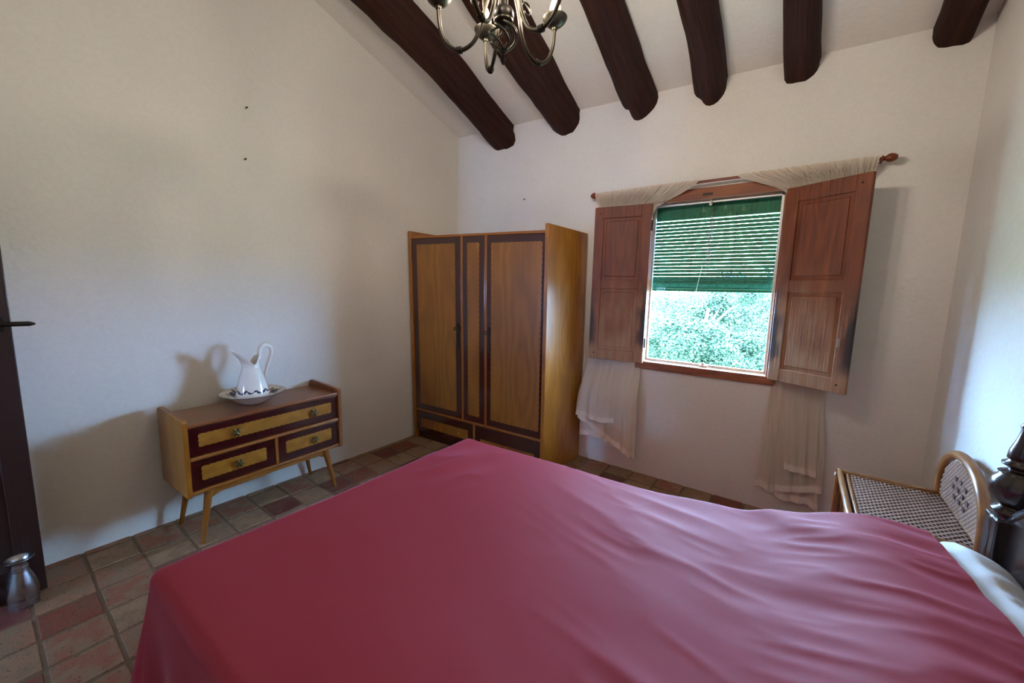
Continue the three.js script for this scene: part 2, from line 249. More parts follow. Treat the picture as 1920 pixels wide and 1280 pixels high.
{
  // shutters: one weathered texture laid over the whole leaf
  const SW = 0.445, SH = 1.235;
  const shTex = tex(384, 1024, (u, v) => {
    const g = fbm(u * 60, v * 7, 60, 7, 301, 4), b = fbm(u * 5, v * 5, 5, 5, 311, 4), r = 0.5 + 0.5 * Math.sin((vn(u * 4, v * 2, 4, 2, 321) * 5 + b) * 6.28);
    let c = mix3(rgb(128, 60, 15), rgb(72, 29, 4), clamp(0.6 * g + 0.3 * r + 0.3 * b - 0.2));
    const worn = sstep(0.56, 0.12, v + 0.5 * (b - 0.5)) * (0.5 + 0.7 * g); c = mix3(c, rgb(166, 132, 100), clamp(worn * 0.95));
    const edge = sstep(0.2, 0.03, Math.min(u, 1 - u) + 0.12 * (b - 0.4)), st = edge * sstep(0.06, 0.16, v) * sstep(0.55, 0.3, v) * sstep(0.35, 0.6, vn(u * 10, v * 12, 10, 12, 331) * 0.6 + b * 0.6); return mix3(c, rgb(36, 20, 14), clamp(st * 0.95));
  }, true);
  const shBump = tex(256, 512, (u, v) => fbm(u * 60, v * 8, 60, 8, 341, 3));
  const shMat = mat({ map: shTex, bumpMap: shBump, bumpScale: 0.0012, roughness: 0.55 });
  const shutter = (label, hx, hz, dir, ang) => {
    const t = thing('window_shutter', label, 'shutter', [hx, 0.945, hz], ang, 'wooden window shutters');
    const put = (name, g, par = t, m = shMat) => { const p = g.attributes.position, uv = g.attributes.uv; for (let i = 0; i < p.count; i++) uv.setXY(i, clamp(p.getX(i) * dir / SW, 0.01, 0.99), clamp(p.getY(i) / SH, 0.005, 0.995)); if (par !== t) { } return mesh(name, g, m, par); };
    const X = (a, b) => dir > 0 ? [a, b] : [-b, -a];
    const bxd = (a, b, y0, y1, z0, z1, r) => { const [p, q] = X(a, b); return bx(p, q, y0, y1, z0, z1, r); };
    const st = 0.075, th = 0.028;
    put('stile', bxd(0, st, 0, SH, 0, th, 0.004)); put('stile', bxd(SW - st, SW, 0, SH, 0, th, 0.004));
    for (const [a, b] of [[0, 0.085], [0.585, 0.66], [SH - 0.09, SH]]) put('rail', bxd(st - 0.001, SW - st + 0.001, a, b, 0.0005, th - 0.0005, 0.004));
    for (const [a, b] of [[0.085, 0.585], [0.66, SH - 0.09]]) {
      const p = put('panel', bxd(st - 0.004, SW - st + 0.004, a - 0.004, b + 0.004, 0.007, 0.017, 0.001));
      put('panel_field', bxd(st + 0.022, SW - st - 0.022, a + 0.024, b - 0.024, 0.012, 0.0235, 0.006), p);
    }
    for (const [y] of [[0.05], [SH - 0.05]]) put('peg', new THREE.CylinderGeometry(0.006, 0.006, 0.006, 10).rotateX(Math.PI / 2).translate(dir * (SW - 0.045), y, th - 0.001), t, ironDark);
    for (const y of [0.16, SH - 0.16]) put('hinge', merge([new THREE.CylinderGeometry(0.007, 0.007, 0.075, 10).translate(dir * -0.004, y, 0.004), bx(Math.min(0, dir * 0.03), Math.max(0, dir * 0.03), y - 0.03, y + 0.03, -0.002, 0.001, 0)]), t, ironDark);
    if (dir > 0) put('latch_plate', bxd(SW - 0.065, SW - 0.05, 0.27, 0.32, th, th + 0.006, 0.002), t, mat({ color: 0x9a8a7a, metalness: 0.6, roughness: 0.5 }));
    return t;
  };
  shutter('brown panelled shutter folded back beside the wardrobe', 2.098, 0.04, -1, 0.13);
  shutter('brown panelled shutter with worn foot, swung out beside the headboard wall', 2.958, 0.04, 1, -0.5);
}

// ---------------------------------------------------------------- curtain rod and curtains
{
  const r = thing('curtain_rod', 'thin reddish wooden curtain rod with round end knobs', 'curtain rod');
  const y = 2.288, z = 0.075;
  mesh('rod', new THREE.CylinderGeometry(0.0095, 0.0095, 1.77, 14).rotateZ(Math.PI / 2).translate(2.517, y, z), rodWood, r);
  for (const x of [1.622, 3.415]) mesh('finial', lathe([[0.001, -0.03], [0.012, -0.028], [0.021, -0.014], [0.024, 0], [0.021, 0.012], [0.013, 0.022], [0.011, 0.03], [0.001, 0.031]], 20).rotateZ(x > 2.5 ? Math.PI / 2 : -Math.PI / 2).translate(x, y, z), rodWood, r);
  for (const x of [1.66, 3.38]) mesh('bracket', merge([new THREE.CylinderGeometry(0.006, 0.006, 0.066, 10).rotateX(Math.PI / 2).translate(x, y - 0.004, 0.034), new THREE.TorusGeometry(0.014, 0.004, 8, 16).rotateY(Math.PI / 2).translate(x, y, z)]), rodWood, r);

  // a layer of voile: edges given as [y, xOuter, xInner] from rod to hem, plus folds that deepen at the bunch behind the shutter
  const at = (rows, yy) => { for (let i = 0; i < rows.length - 1; i++) { const a = rows[i], b = rows[i + 1]; if (yy <= a[0] && yy >= b[0]) { const t = (a[0] - yy) / (a[0] - b[0]); return [lerp(a[1], b[1], t), lerp(a[2], b[2], t)]; } } const e = rows[rows.length - 1]; return [e[1], e[2]]; };
  const layer = (rows, hem, zBase, folds, amp, seed) => {
    const nu = 150, nv = 90;
    return sheet(nu, nv, (u, v) => {
      const yTop = 2.302, yBot = hem(u), yy = lerp(yTop, yBot, v), [a, b] = at(rows, Math.min(yTop, yy + (u > 0.55 ? 0 : 0)));
      const inner = rows.swoop ? rows.swoop(u) : 0; let yv = yy; if (v < 0.35) yv = yy;
      const x = lerp(a, b, u), w = Math.abs(b - a), top = Math.exp(-(yTop - yy) * 9), bunch = sstep(0.75, 0.42, w);
      let zz = zBase(yy) + amp * (0.35 + 0.65 * sstep(0.98, 0.8, yy)) * Math.sin(u * folds * 6.283 + 1.7 * vn(u * 5, yy * 2, 1e6, 1e6, seed)) * (0.25 + 0.75 * bunch) + 0.014 * top * Math.sin(u * 170 + 3 * vn(u * 30, 1, 1e6, 1e6, seed + 2)) + 0.01 * (vn(u * 7, yy * 3, 1e6, 1e6, seed + 4) - 0.5) * sstep(1.0, 0.8, yy);
      if (yy > 2.275) zz = 0.075 + 0.015 + 0.005 * Math.sin(u * 170 + 3 * vn(u * 30, 1, 1e6, 1e6, seed + 2));
      return [x + 0.004 * Math.sin(u * 80) * top, yv + 0.004 * top * Math.sin(u * 130 + 5 * vn(u * 20, 2, 1e6, 1e6, seed)), Math.max(0.005, zz)];
    }, 0.8, 2.1);
  };
  const hemStrip = (g, nu, nv, rowsBack = 2) => { // the lowest rows again, a little proud: the sewn hem
    const p = g.attributes.position, n = g.attributes.normal, P = [], I = [];
    for (let j = nv - rowsBack; j <= nv; j++) for (let i = 0; i <= nu; i++) { const k = j * (nu + 1) + i; P.push(p.getX(k) + n.getX(k) * 0.0015, p.getY(k), p.getZ(k) + 0.002); }
    for (let j = 0; j < rowsBack; j++) for (let i = 0; i < nu; i++) { const a = j * (nu + 1) + i; I.push(a, a + 1, a + nu + 1, a + 1, a + nu + 2, a + nu + 1); }
    const q = new THREE.BufferGeometry(); q.setAttribute('position', new THREE.Float32BufferAttribute(P, 3)); q.setIndex(I); q.computeVertexNormals(); return q;
  };
  const curtain = (label, specs) => { const t = thing('voile_curtain', label, 'curtain'); specs.forEach(([rows, hem, zb, folds, amp, seed]) => { const g = layer(rows, hem, zb, folds, amp, seed); const p = mesh('drape', g, voile, t); mesh('hem', hemStrip(g, 150, 90), hemCloth, p); }); };
  // z behind the shutter stays close to the wall
  const zL = (o, off = 0) => (y) => y > 2.19 ? lerp(0.018, 0.085, sstep(2.19, 2.285, y)) : 0.013 + o * 0.1 + (o * 0.9 + off) * sstep(0.95, 0.6, y);
  curtain('sheer cream curtain tucked behind the shutter next to the wardrobe', [
    [[[2.302, 1.64, 2.43], [2.285, 1.64, 2.42], [2.245, 1.64, 2.34], [2.2, 1.645, 2.21], [2.165, 1.65, 2.125], [2.08, 1.66, 2.085], [1.2, 1.64, 2.07], [0.9, 1.63, 2.08], [0.5, 1.62, 2.105], [0.15, 1.61, 2.11]], (u) => lerp(0.255, 0.2, u) + 0.03 * Math.sin(u * 5), zL(0.012, 0.1), 4, 0.01, 401],
    [[[2.302, 1.66, 2.34], [2.285, 1.66, 2.32], [2.245, 1.66, 2.25], [2.2, 1.66, 2.16], [2.165, 1.66, 2.11], [2.08, 1.66, 2.07], [1.2, 1.62, 2.05], [0.9, 1.625, 2.065], [0.5, 1.595, 2.08], [0.15, 1.595, 2.075]], (u) => lerp(0.41, 0.165, u), zL(0.024, 0.1), 3, 0.008, 411],
    [[[2.302, 1.66, 2.2], [2.285, 1.66, 2.18], [2.2, 1.66, 2.1], [2.08, 1.66, 2.0], [1.2, 1.62, 1.95], [0.9, 1.62, 1.94], [0.5, 1.585, 1.93], [0.3, 1.58, 1.92]], (u) => 0.425 + 0.012 * Math.sin(u * 6 + 1), zL(0.038, 0.1), 3, 0.008, 421]]);
  curtain('sheer cream curtain tucked behind the shutter near the rattan table', [
    [[[2.302, 3.37, 2.66], [2.285, 3.365, 2.67], [2.245, 3.36, 2.78], [2.2, 3.355, 2.9], [2.165, 3.35, 2.95], [2.08, 3.34, 2.975], [1.2, 3.3, 2.98], [0.9, 3.26, 2.97], [0.5, 3.28, 2.95], [0.1, 3.3, 2.93]], (u) => lerp(0.1, 0.16, u) + 0.015 * Math.sin(u * 9), zL(0.012), 4, 0.012, 431],
    [[[2.302, 3.355, 2.76], [2.285, 3.35, 2.78], [2.245, 3.35, 2.86], [2.2, 3.345, 2.94], [2.165, 3.34, 2.97], [2.08, 3.33, 2.985], [1.2, 3.28, 2.99], [0.9, 3.25, 2.985], [0.5, 3.3, 3.02], [0.1, 3.31, 3.03]], (u) => lerp(0.235, 0.16, u), zL(0.026), 3, 0.01, 441],
    [[[2.302, 3.34, 2.9], [2.285, 3.34, 2.92], [2.2, 3.33, 2.97], [2.08, 3.32, 2.99], [1.2, 3.27, 3.02], [0.9, 3.24, 3.03], [0.5, 3.26, 3.08], [0.3, 3.27, 3.1]], (u) => 0.335 + 0.012 * u, zL(0.04), 3, 0.009, 451]]);
}

// ---------------------------------------------------------------- wardrobe (out of true: its corners are measured one by one)
{
  const WW = 1.5, HH = 2.01, DD = 0.6;
  const C8 = { // [x 0/1][y 0/1][z back 0 / front 1]
    '000': [0.03, 0, 0.04], '001': [0.03, 0, 0.64], '010': [0.02, 2.03, 0.04], '011': [0.02, 2.03, 0.69],
    '100': [1.566, 0, 0.025], '101': [1.522, 0, 0.575], '110': [1.556, 1.996, 0.025], '111': [1.498, 2.008, 0.57] };
  const warp = (g) => {
    const p = g.attributes.position, q = V();
    for (let i = 0; i < p.count; i++) {
      const u = p.getX(i) / WW, v = p.getY(i) / HH, w = p.getZ(i) / DD; q.set(0, 0, 0);
      for (const k in C8) { const f = (k[0] === '1' ? u : 1 - u) * (k[1] === '1' ? v : 1 - v) * (k[2] === '1' ? w : 1 - w); q.x += C8[k][0] * f; q.y += C8[k][1] * f; q.z += C8[k][2] * f; }
      p.setXYZ(i, q.x, q.y, q.z);
    }
    g.computeVertexNormals(); return g;
  };
  const t = thing('wardrobe', 'tall honey wood wardrobe with dark red veneer borders', 'wardrobe');
  const F = DD; const wbx = (...a) => warp(bx(...a));
  mesh('side_panel', wbx(0, 0.032, 0, HH, 0, F + 0.006, 0.005), honeyPlain, t); mesh('side_panel', wbx(WW - 0.032, WW, 0, HH, 0, F + 0.006, 0.005), honeyPlain, t);
  mesh('back_panel', wbx(0.03, WW - 0.03, 0.05, 1.95, 0.005, 0.02, 0), honeyPlain, t);
  mesh('top_board', wbx(0.032, WW - 0.032, 1.94, 1.962, 0.02, F - 0.005, 0.004, 'x'), edgeWood, t);
  mesh('bottom_board', wbx(0.032, WW - 0.032, 0.285, 0.305, 0.02, F - 0.004, 0.004, 'x'), edgeWood, t);
  mesh('plinth', wbx(0.032, WW - 0.032, 0.0, 0.07, F - 0.05, F - 0.03, 0.003, 'x'), mahogany, t);
  for (const x of [0.632, 0.893]) mesh('divider', wbx(x, x + 0.02, 0.304, 1.945, 0.02, F - 0.002, 0.004), edgeWood, t);
  mesh('divider', wbx(0.762, 0.785, 0.068, 0.286, 0.02, F - 0.004, 0.004), edgeWood, t);
  const scallop = (x0, x1, y0, y1, step, amp) => { // veneer sheet with a wavy cut edge
    const pts = [], side = (ax, ay, bx_, by, nx, ny) => { const L = Math.hypot(bx_ - ax, by - ay), n = Math.max(2, Math.round(L / step)) * 4; for (let i = 0; i < n; i++) { const s = i / n, o = amp * Math.abs(Math.sin(s * n / 4 * Math.PI)); pts.push([lerp(ax, bx_, s) + nx * o, lerp(ay, by, s) + ny * o]); } };
    side(x0, y0, x1, y0, 0, -1); side(x1, y0, x1, y1, 1, 0); side(x1, y1, x0, y1, 0, 1); side(x0, y1, x0, y0, -1, 0);
    return shapeExtrude(pts, 0.0016);
  };
  const front = (name, x0, x1, y0, y1, vx0, vx1, vy0, vy1, step = 0.045, amp = 0.005) => {
    const d = mesh(name, wbx(x0, x1, y0, y1, F - 0.028, F - 0.006, 0.003), mahogany, t);
    mesh('veneer_panel', warp(scallop(vx0, vx1, vy0, vy1, step, amp).translate(0, 0, F - 0.0064)), honey, d); return d;
  };
  const d1 = front('door', 0.036, 0.63, 0.308, 1.938, 0.1, 0.565, 0.368, 1.882);
  front('centre_panel', 0.654, 0.891, 0.308, 1.938, 0.708, 0.832, 0.368, 1.882);
  const d2 = front('door', 0.915, WW - 0.036, 0.308, 1.938, 0.963, 1.44, 0.368, 1.876);
  const escut = (d, x, y) => {
    mesh('lock_plate', warp(merge([bx(x - 0.012, x + 0.012, y - 0.09, y + 0.07, F - 0.008, F - 0.002, 0.004), new THREE.SphereGeometry(0.016, 12, 8).scale(1, 1.3, 0.3).translate(x, y + 0.08, F - 0.004), new THREE.SphereGeometry(0.015, 12, 8).scale(1, 1.3, 0.3).translate(x, y - 0.1, F - 0.004)])), ironDark, d);
    mesh('key', warp(merge([tube([[x, y + 0.05, F], [x, y + 0.05, F + 0.02]], 0.004, 4, 8), new THREE.TorusGeometry(0.013, 0.004, 8, 16).translate(x - 0.012, y + 0.05, F + 0.024)])), ironDark, d);
  };
  escut(d1, 0.598, 1.09); escut(d2, 0.94, 1.08);
  for (const [x0, x1] of [[0.036, 0.76], [0.787, WW - 0.036]]) {
    const d = front('drawer', x0, x1, 0.074, 0.281, x0 + 0.06, x1 - 0.06, x0 < 0.5 ? 0.125 : 0.1, x0 < 0.5 ? 0.212 : 0.165, 0.035, 0.003);
    for (const x of [x0 + 0.14, x1 - 0.16]) mesh('knob', warp(lathe([[0.001, 0.02], [0.012, 0.018], [0.014, 0.012], [0.008, 0.004], [0.007, 0]], 16).rotateX(Math.PI / 2).translate(x, x0 < 0.5 ? 0.168 : 0.133, F - 0.006)), honeyPlain, d);
  }
}

// ---------------------------------------------------------------- chest of drawers
{
  const t = thing('chest_of_drawers', 'low wooden chest with three dark bordered drawers on splayed legs', 'chest', [0.222, 0, 2.118], 93 * Math.PI / 180);
  const w = 0.95, d = 0.37, X = w / 2, F = d / 2;                     // local: x along the front, z out into the room
  // sides: board with a slightly raised, rounded back shoulder
  for (const s of [-1, 1]) {
    const g = shapeExtrude([[-F, 0.315], [F, 0.305], [F + 0.008, 0.33], [F + 0.008, 0.735], [F, 0.748], [0.0, 0.757], [-F + 0.02, 0.764], [-F, 0.752]], 0.018, [], 0.003); g.translate(0, 0, -0.009); g.rotateY(-Math.PI / 2);
    mesh('side_panel', uvm(g), s < 0 ? honeyPlain : walnut, t, [s * (X - 0.012), 0, 0]);
  }
  mesh('top_board', bx(-X + 0.024, X - 0.024, 0.7, 0.722, -F, F + 0.004, 0.006, 'x'), walnut, t);
  mesh('bottom_board', bx(-X + 0.024, X - 0.024, 0.31, 0.33, -F, F + 0.006, 0.006, 'x'), edgeWood, t);
  mesh('back_board', bx(-X + 0.024, X - 0.024, 0.33, 0.7, -F, -F + 0.01, 0), walnut, t);
  mesh('middle_rail', bx(-X + 0.024, X - 0.024, 0.508, 0.53, -F + 0.02, F + 0.006, 0.007, 'x'), edgeWood, t);
  mesh('post', bx(0.0, 0.02, 0.33, 0.508, -F + 0.02, F + 0.003, 0.004), edgeWood, t);
  const wavy = (x0, x1, y0, y1) => { const pts = [], side = (ax, ay, b, c, nx, ny) => { const L = Math.hypot(b - ax, c - ay), n = Math.max(3, Math.round(L / 0.032)) * 4; for (let i = 0; i < n; i++) { const s = i / n, o = 0.0035 * Math.abs(Math.sin(s * n / 4 * Math.PI)); pts.push([lerp(ax, b, s) + nx * o, lerp(ay, c, s) + ny * o]); } }; side(x0, y0, x1, y0, 0, -1); side(x1, y0, x1, y1, 1, 0); side(x1, y1, x0, y1, 0, 1); side(x0, y1, x0, y0, -1, 0); return shapeExtrude(pts, 0.0014); };
  const honeyH = mat({ map: rep(honeyTex, 0.9, 2.2), roughness: 0.3, clearcoat: 0.5, clearcoatRoughness: 0.2 }); honeyH.map.rotation = Math.PI / 2;
  const star = () => { const g = []; for (let k = 0; k < 6; k++) g.push(new THREE.SphereGeometry(0.0085, 8, 6).scale(1.5, 0.6, 0.5).translate(0.011, 0, 0).rotateZ(k * Math.PI / 3).translate(0, 0, 0.019)); g.push(new THREE.SphereGeometry(0.006, 10, 8).translate(0, 0, 0.022), new THREE.CylinderGeometry(0.005, 0.007, 0.02, 10).rotateX(Math.PI / 2).translate(0, 0, 0.009)); return merge(g).scale(1.3, 1.3, 1.15); };
  const starG = star();
  const drawer = (x0, x1, y0, y1, m, knobs) => {
    const o = mesh('drawer', bx(x0, x1, y0, y1, -F + 0.03, F - 0.006, 0.003, 'x'), mahogany, t);
    mesh('veneer_panel', wavy(x0 + m, x1 - m, y0 + 0.05, y1 - 0.042).translate(0, 0, F - 0.0065), honeyH, o);
    for (const x of knobs) { mesh('knob', starG, brass, o, [x, (y0 + y1) / 2 + 0.003, F - 0.006]); }
  };
  drawer(-X + 0.027, X - 0.027, 0.533, 0.697, 0.048, [-0.22, 0.262]);
  drawer(-X + 0.027, -0.002, 0.333, 0.505, 0.052, [-0.215]);
  drawer(0.022, X - 0.027, 0.333, 0.505, 0.052, [0.262]);
  // legs with an apron
  const leg = (x, z, fx, fz) => { const g = []; const A = V(x, 0.312, z), B = V(fx, 0.0, fz), dir = B.clone().sub(A); const c = new THREE.CylinderGeometry(0.022, 0.0105, dir.length(), 12, 1); c.applyQuaternion(new THREE.Quaternion().setFromUnitVectors(V(0, -1, 0), dir.clone().normalize())); c.translate((x + fx) / 2, 0.156, (z + fz) / 2); return c; };
  for (const [x, z] of [[-0.36, F - 0.035], [0.36, F - 0.035], [-0.36, -F + 0.045], [0.36, -F + 0.045]]) mesh('leg', leg(x, z, x * 1.16, z + Math.sign(z) * 0.02), edgeWood, t);
  const ap = (z) => shapeExtrude([[-0.375, 0.31], [0.375, 0.31], [0.378, 0.262], [0.345, 0.255], [0.31, 0.272], [0, 0.276], [-0.31, 0.272], [-0.345, 0.255], [-0.378, 0.262]], 0.018, [], 0.002).translate(0, 0, z);
  mesh('apron', uvm(ap(F - 0.05), 'x'), edgeWood, t); mesh('apron', uvm(ap(-F + 0.03), 'x'), edgeWood, t);
}

// ---------------------------------------------------------------- jug and basin
{
  const W_ = 1024, H_ = 256, cv = document.createElement('canvas'); cv.width = W_; cv.height = H_; const c = cv.getContext('2d');
  const paint = (y0, s) => {                                         // scrolling vine with dark blue leaves, drawn twice as wide as it looks on the jug
    for (let k = 0; k < 5; k++) {
      const x = k * 205; c.lineWidth = 5 * s; c.strokeStyle = '#3a4570';
      c.beginPath(); c.moveTo(x, y0); c.bezierCurveTo(x + 50, y0 - 24 * s, x + 70, y0 + 26 * s, x + 110, y0 + 4 * s); c.bezierCurveTo(x + 150, y0 - 22 * s, x + 175, y0 + 18 * s, x + 205, y0); c.stroke();
      for (const [dx, dy, r, col, a] of [[22, -6, 15, '#222d57', -0.5], [48, 4, 17, '#1d2649', 0.6], [84, 9, 13, '#38456f', 0.2], [112, 1, 19, '#222d57', -0.3], [136, -8, 13, '#2a3563', 0.5], [164, 3, 16, '#1d2649', 0.7], [190, 5, 10, '#566079', 0]]) { c.fillStyle = col; c.beginPath(); c.ellipse(x + dx, y0 + dy * s, r * 1.15 * s, r * 0.36 * s, a * 0.35, 0, 7); c.fill(); }
    }
  };
  c.fillStyle = '#fbfaf6'; c.fillRect(0, 0, W_, H_); paint(190, 0.95); const jugTex = new THREE.CanvasTexture(cv); jugTex.colorSpace = THREE.SRGBColorSpace; jugTex.wrapS = THREE.RepeatWrapping;
  const cv2 = document.createElement('canvas'); cv2.width = W_; cv2.height = H_; const c2 = cv2.getContext('2d'); c2.fillStyle = '#fbfaf6'; c2.fillRect(0, 0, W_, H_);
  for (let k = 0; k < 6; k++) { const x = 85 + k * 170; for (const [dx, dy, r, col] of [[0, 0, 20, '#2a3563'], [26, -8, 16, '#39456c'], [-28, 6, 17, '#222d57'], [50, 4, 12, '#55604f'], [-52, -4, 11, '#4b5749']]) { c2.fillStyle = col; c2.beginPath(); c2.ellipse(x + dx, 66 + dy, r, r * 0.55, dx * 0.05, 0, 7); c2.fill(); } }
  const bowlTex = new THREE.CanvasTexture(cv2); bowlTex.colorSpace = THREE.SRGBColorSpace; bowlTex.wrapS = THREE.RepeatWrapping;

  const bx_ = 0.222, bz = 2.15, by = 0.7222;
  const bowl = thing('wash_basin', 'white porcelain wash basin with blue rim standing on the chest', 'basin', [bx_, by, bz], 0.6);
  // outside profile up to the rim, then down the inside (uv.v runs along the profile)
  mesh('bowl', lathe([[0.001, 0.0], [0.06, 0.0], [0.066, 0.003], [0.085, 0.012], [0.115, 0.03], [0.145, 0.05], [0.172, 0.066], [0.184, 0.072], [0.186, 0.075], [0.183, 0.077], [0.17, 0.072], [0.142, 0.056], [0.112, 0.037], [0.085, 0.02], [0.06, 0.012], [0.001, 0.011]], 72), porcelain(bowlTex), bowl);
  mesh('rim_line', new THREE.TorusGeometry(0.1855, 0.0023, 6, 72).rotateX(Math.PI / 2).translate(0, 0.0745, 0), mat({ color: 0x3a4048, roughness: 0.3 }), bowl);

  const jug = thing('water_jug', 'white porcelain water jug with blue flower band', 'jug', [bx_, by + 0.0125, bz], 0); jug.scale.y = 1.1;
  // body with the mouth drawn out to a spout towards +z (image left) and cut away in front of the handle
  const prof = [[0.001, 0.0], [0.084, 0.0], [0.093, 0.006], [0.0965, 0.024], [0.0955, 0.05], [0.088, 0.09], [0.0765, 0.13], [0.0645, 0.165], [0.054, 0.195], [0.0485, 0.218], [0.0475, 0.236], [0.0505, 0.25], [0.0525, 0.258]];
  const body = (shrink, flip) => {
    const nu = 72, nv = 60, g = sheet(nu, nv, (u, v) => {
      const k = v * (prof.length - 1), i = Math.min(prof.length - 2, Math.floor(k)), f = k - i; let r = lerp(prof[i][0], prof[i + 1][0], f) - shrink, y = lerp(prof[i][1], prof[i + 1][1], f) + (shrink ? 0.004 : 0);
      const a = u * Math.PI * 2, cs = Math.cos(a), up = sstep(0.19, 0.256, y), sp = Math.pow(Math.max(0, cs), 2.2);
      y += up * (0.056 * sp - 0.034 * sstep(0.8, 0.1, Math.abs(cs)) + 0.014 * Math.pow(Math.max(0, -cs), 2)); r = Math.max(0.001, r); const rz = r * (1 + up * 0.0) + up * up * 0.062 * sp, rx = r * (1 - up * 0.12 * sp);
      return [Math.sin(a) * rx, y, cs * rz];
    });
    if (flip) { const ix = g.index.array; for (let i = 0; i < ix.length; i += 3) { const t = ix[i]; ix[i] = ix[i + 1]; ix[i + 1] = t; } g.computeVertexNormals(); } return g;
  };
  { const g = body(0, false), uv = g.attributes.uv, p = g.attributes.position; for (let i = 0; i < p.count; i++) uv.setXY(i, uv.getX(i), clamp(p.getY(i) / 0.27, 0.001, 0.999)); mesh('body', g, porcelain(jugTex), jug); }
  mesh('inner_wall', body(0.004, true), porcelain(null), jug);
  { const N = 72, pts = []; const g = body(0.002, false), p = g.attributes.position; for (let i = 0; i < N; i++) { const k = 60 * 73 + i; pts.push([p.getX(k), p.getY(k) - 0.002, p.getZ(k)]); } mesh('lip', tube(pts, 0.0032, 144, 8, true), porcelain(null), jug); }
  mesh('handle', limb([[0, 0.245, -0.047], [0, 0.285, -0.05], [0, 0.318, -0.06], [0, 0.335, -0.087], [0, 0.322, -0.118], [0, 0.285, -0.128], [0, 0.24, -0.116], [0, 0.2, -0.098], [0, 0.165, -0.086], [0, 0.135, -0.079]], [0.0105, 0.0115, 0.0125, 0.013, 0.0135, 0.0135, 0.013, 0.012, 0.0105, 0.008], 60, 12), porcelain(null), jug);
}
// ---------------------------------------------------------------- pewter vase on the floor
{
  const v = thing('pewter_vase', 'small pewter vase with flared lip on the floor by the door', 'vase', [0.315, 0.001, 3.175]);
  const R = 1.0, pr = [[0.001, 0], [0.052, 0], [0.054, 0.004], [0.05, 0.008], [0.054, 0.012], [0.055, 0.017], [0.051, 0.021], [0.056, 0.026], [0.057, 0.032], [0.053, 0.037], [0.0575, 0.046], [0.06, 0.062], [0.058, 0.085], [0.052, 0.11], [0.044, 0.135], [0.036, 0.156], [0.031, 0.168], [0.033, 0.171], [0.034, 0.175], [0.031, 0.179], [0.034, 0.183], [0.031, 0.187], [0.031, 0.196], [0.037, 0.206], [0.05, 0.216], [0.056, 0.219], [0.057, 0.221], [0.055, 0.2225], [0.046, 0.219], [0.034, 0.208], [0.027, 0.195], [0.026, 0.17], [0.001, 0.168]];
  mesh('body', lathe(pr.map(([a, b]) => [a * 0.86, b * 1.06]), 56), pewter, v);
}
// ---------------------------------------------------------------- open door
{
  const d = thing('door_leaf', 'dark wooden door leaf standing open against the wall', 'door', [0.24, 0, 3.94]);
  const L = 0.84, H = 2.03, th = 0.042;                               // local -z towards the free edge
  const st = 0.085;
  mesh('stile', bx(-th / 2, th / 2, 0.012, H, -L, -L + st, 0.004), darkWood, d); mesh('stile', bx(-th / 2, th / 2, 0.012, H, -st, 0, 0.004), darkWood, d);
  for (const [a, b] of [[0.012, 0.16], [0.98, 1.1], [H - 0.13, H]]) mesh('rail', bx(-th / 2 + 0.001, th / 2 - 0.001, a, b, -L + st - 0.001, -st + 0.001, 0.004, 'z'), darkWood, d);
  for (const [a, b] of [[0.16, 0.98], [1.1, H - 0.13]]) mesh('panel', bx(-0.009, 0.009, a - 0.004, b + 0.004, -L + st - 0.004, -st + 0.004, 0.001), darkWood, d);
  const bolt = mesh('slide_bolt', limb([[0.03, 1.298, -L + 0.12], [0.03, 1.298, -L - 0.05], [0.03, 1.297, -L - 0.068]], [0.011, 0.011, 0.004], 12, 10), ironDark, d);
  mesh('bolt_staple', merge([tube([[0.02, 1.275, -L + 0.05], [0.046, 1.285, -L + 0.05], [0.046, 1.31, -L + 0.05], [0.02, 1.32, -L + 0.05]], 0.005, 16, 6), bx(0.02, 0.024, 1.265, 1.33, -L + 0.02, -L + 0.14, 0.001)]), ironDark, bolt);
  for (const y of [0.25, 1.0, 1.78]) mesh('hinge', new THREE.CylinderGeometry(0.01, 0.01, 0.1, 10).translate(0.012, y, 0.004), ironDark, d);
}

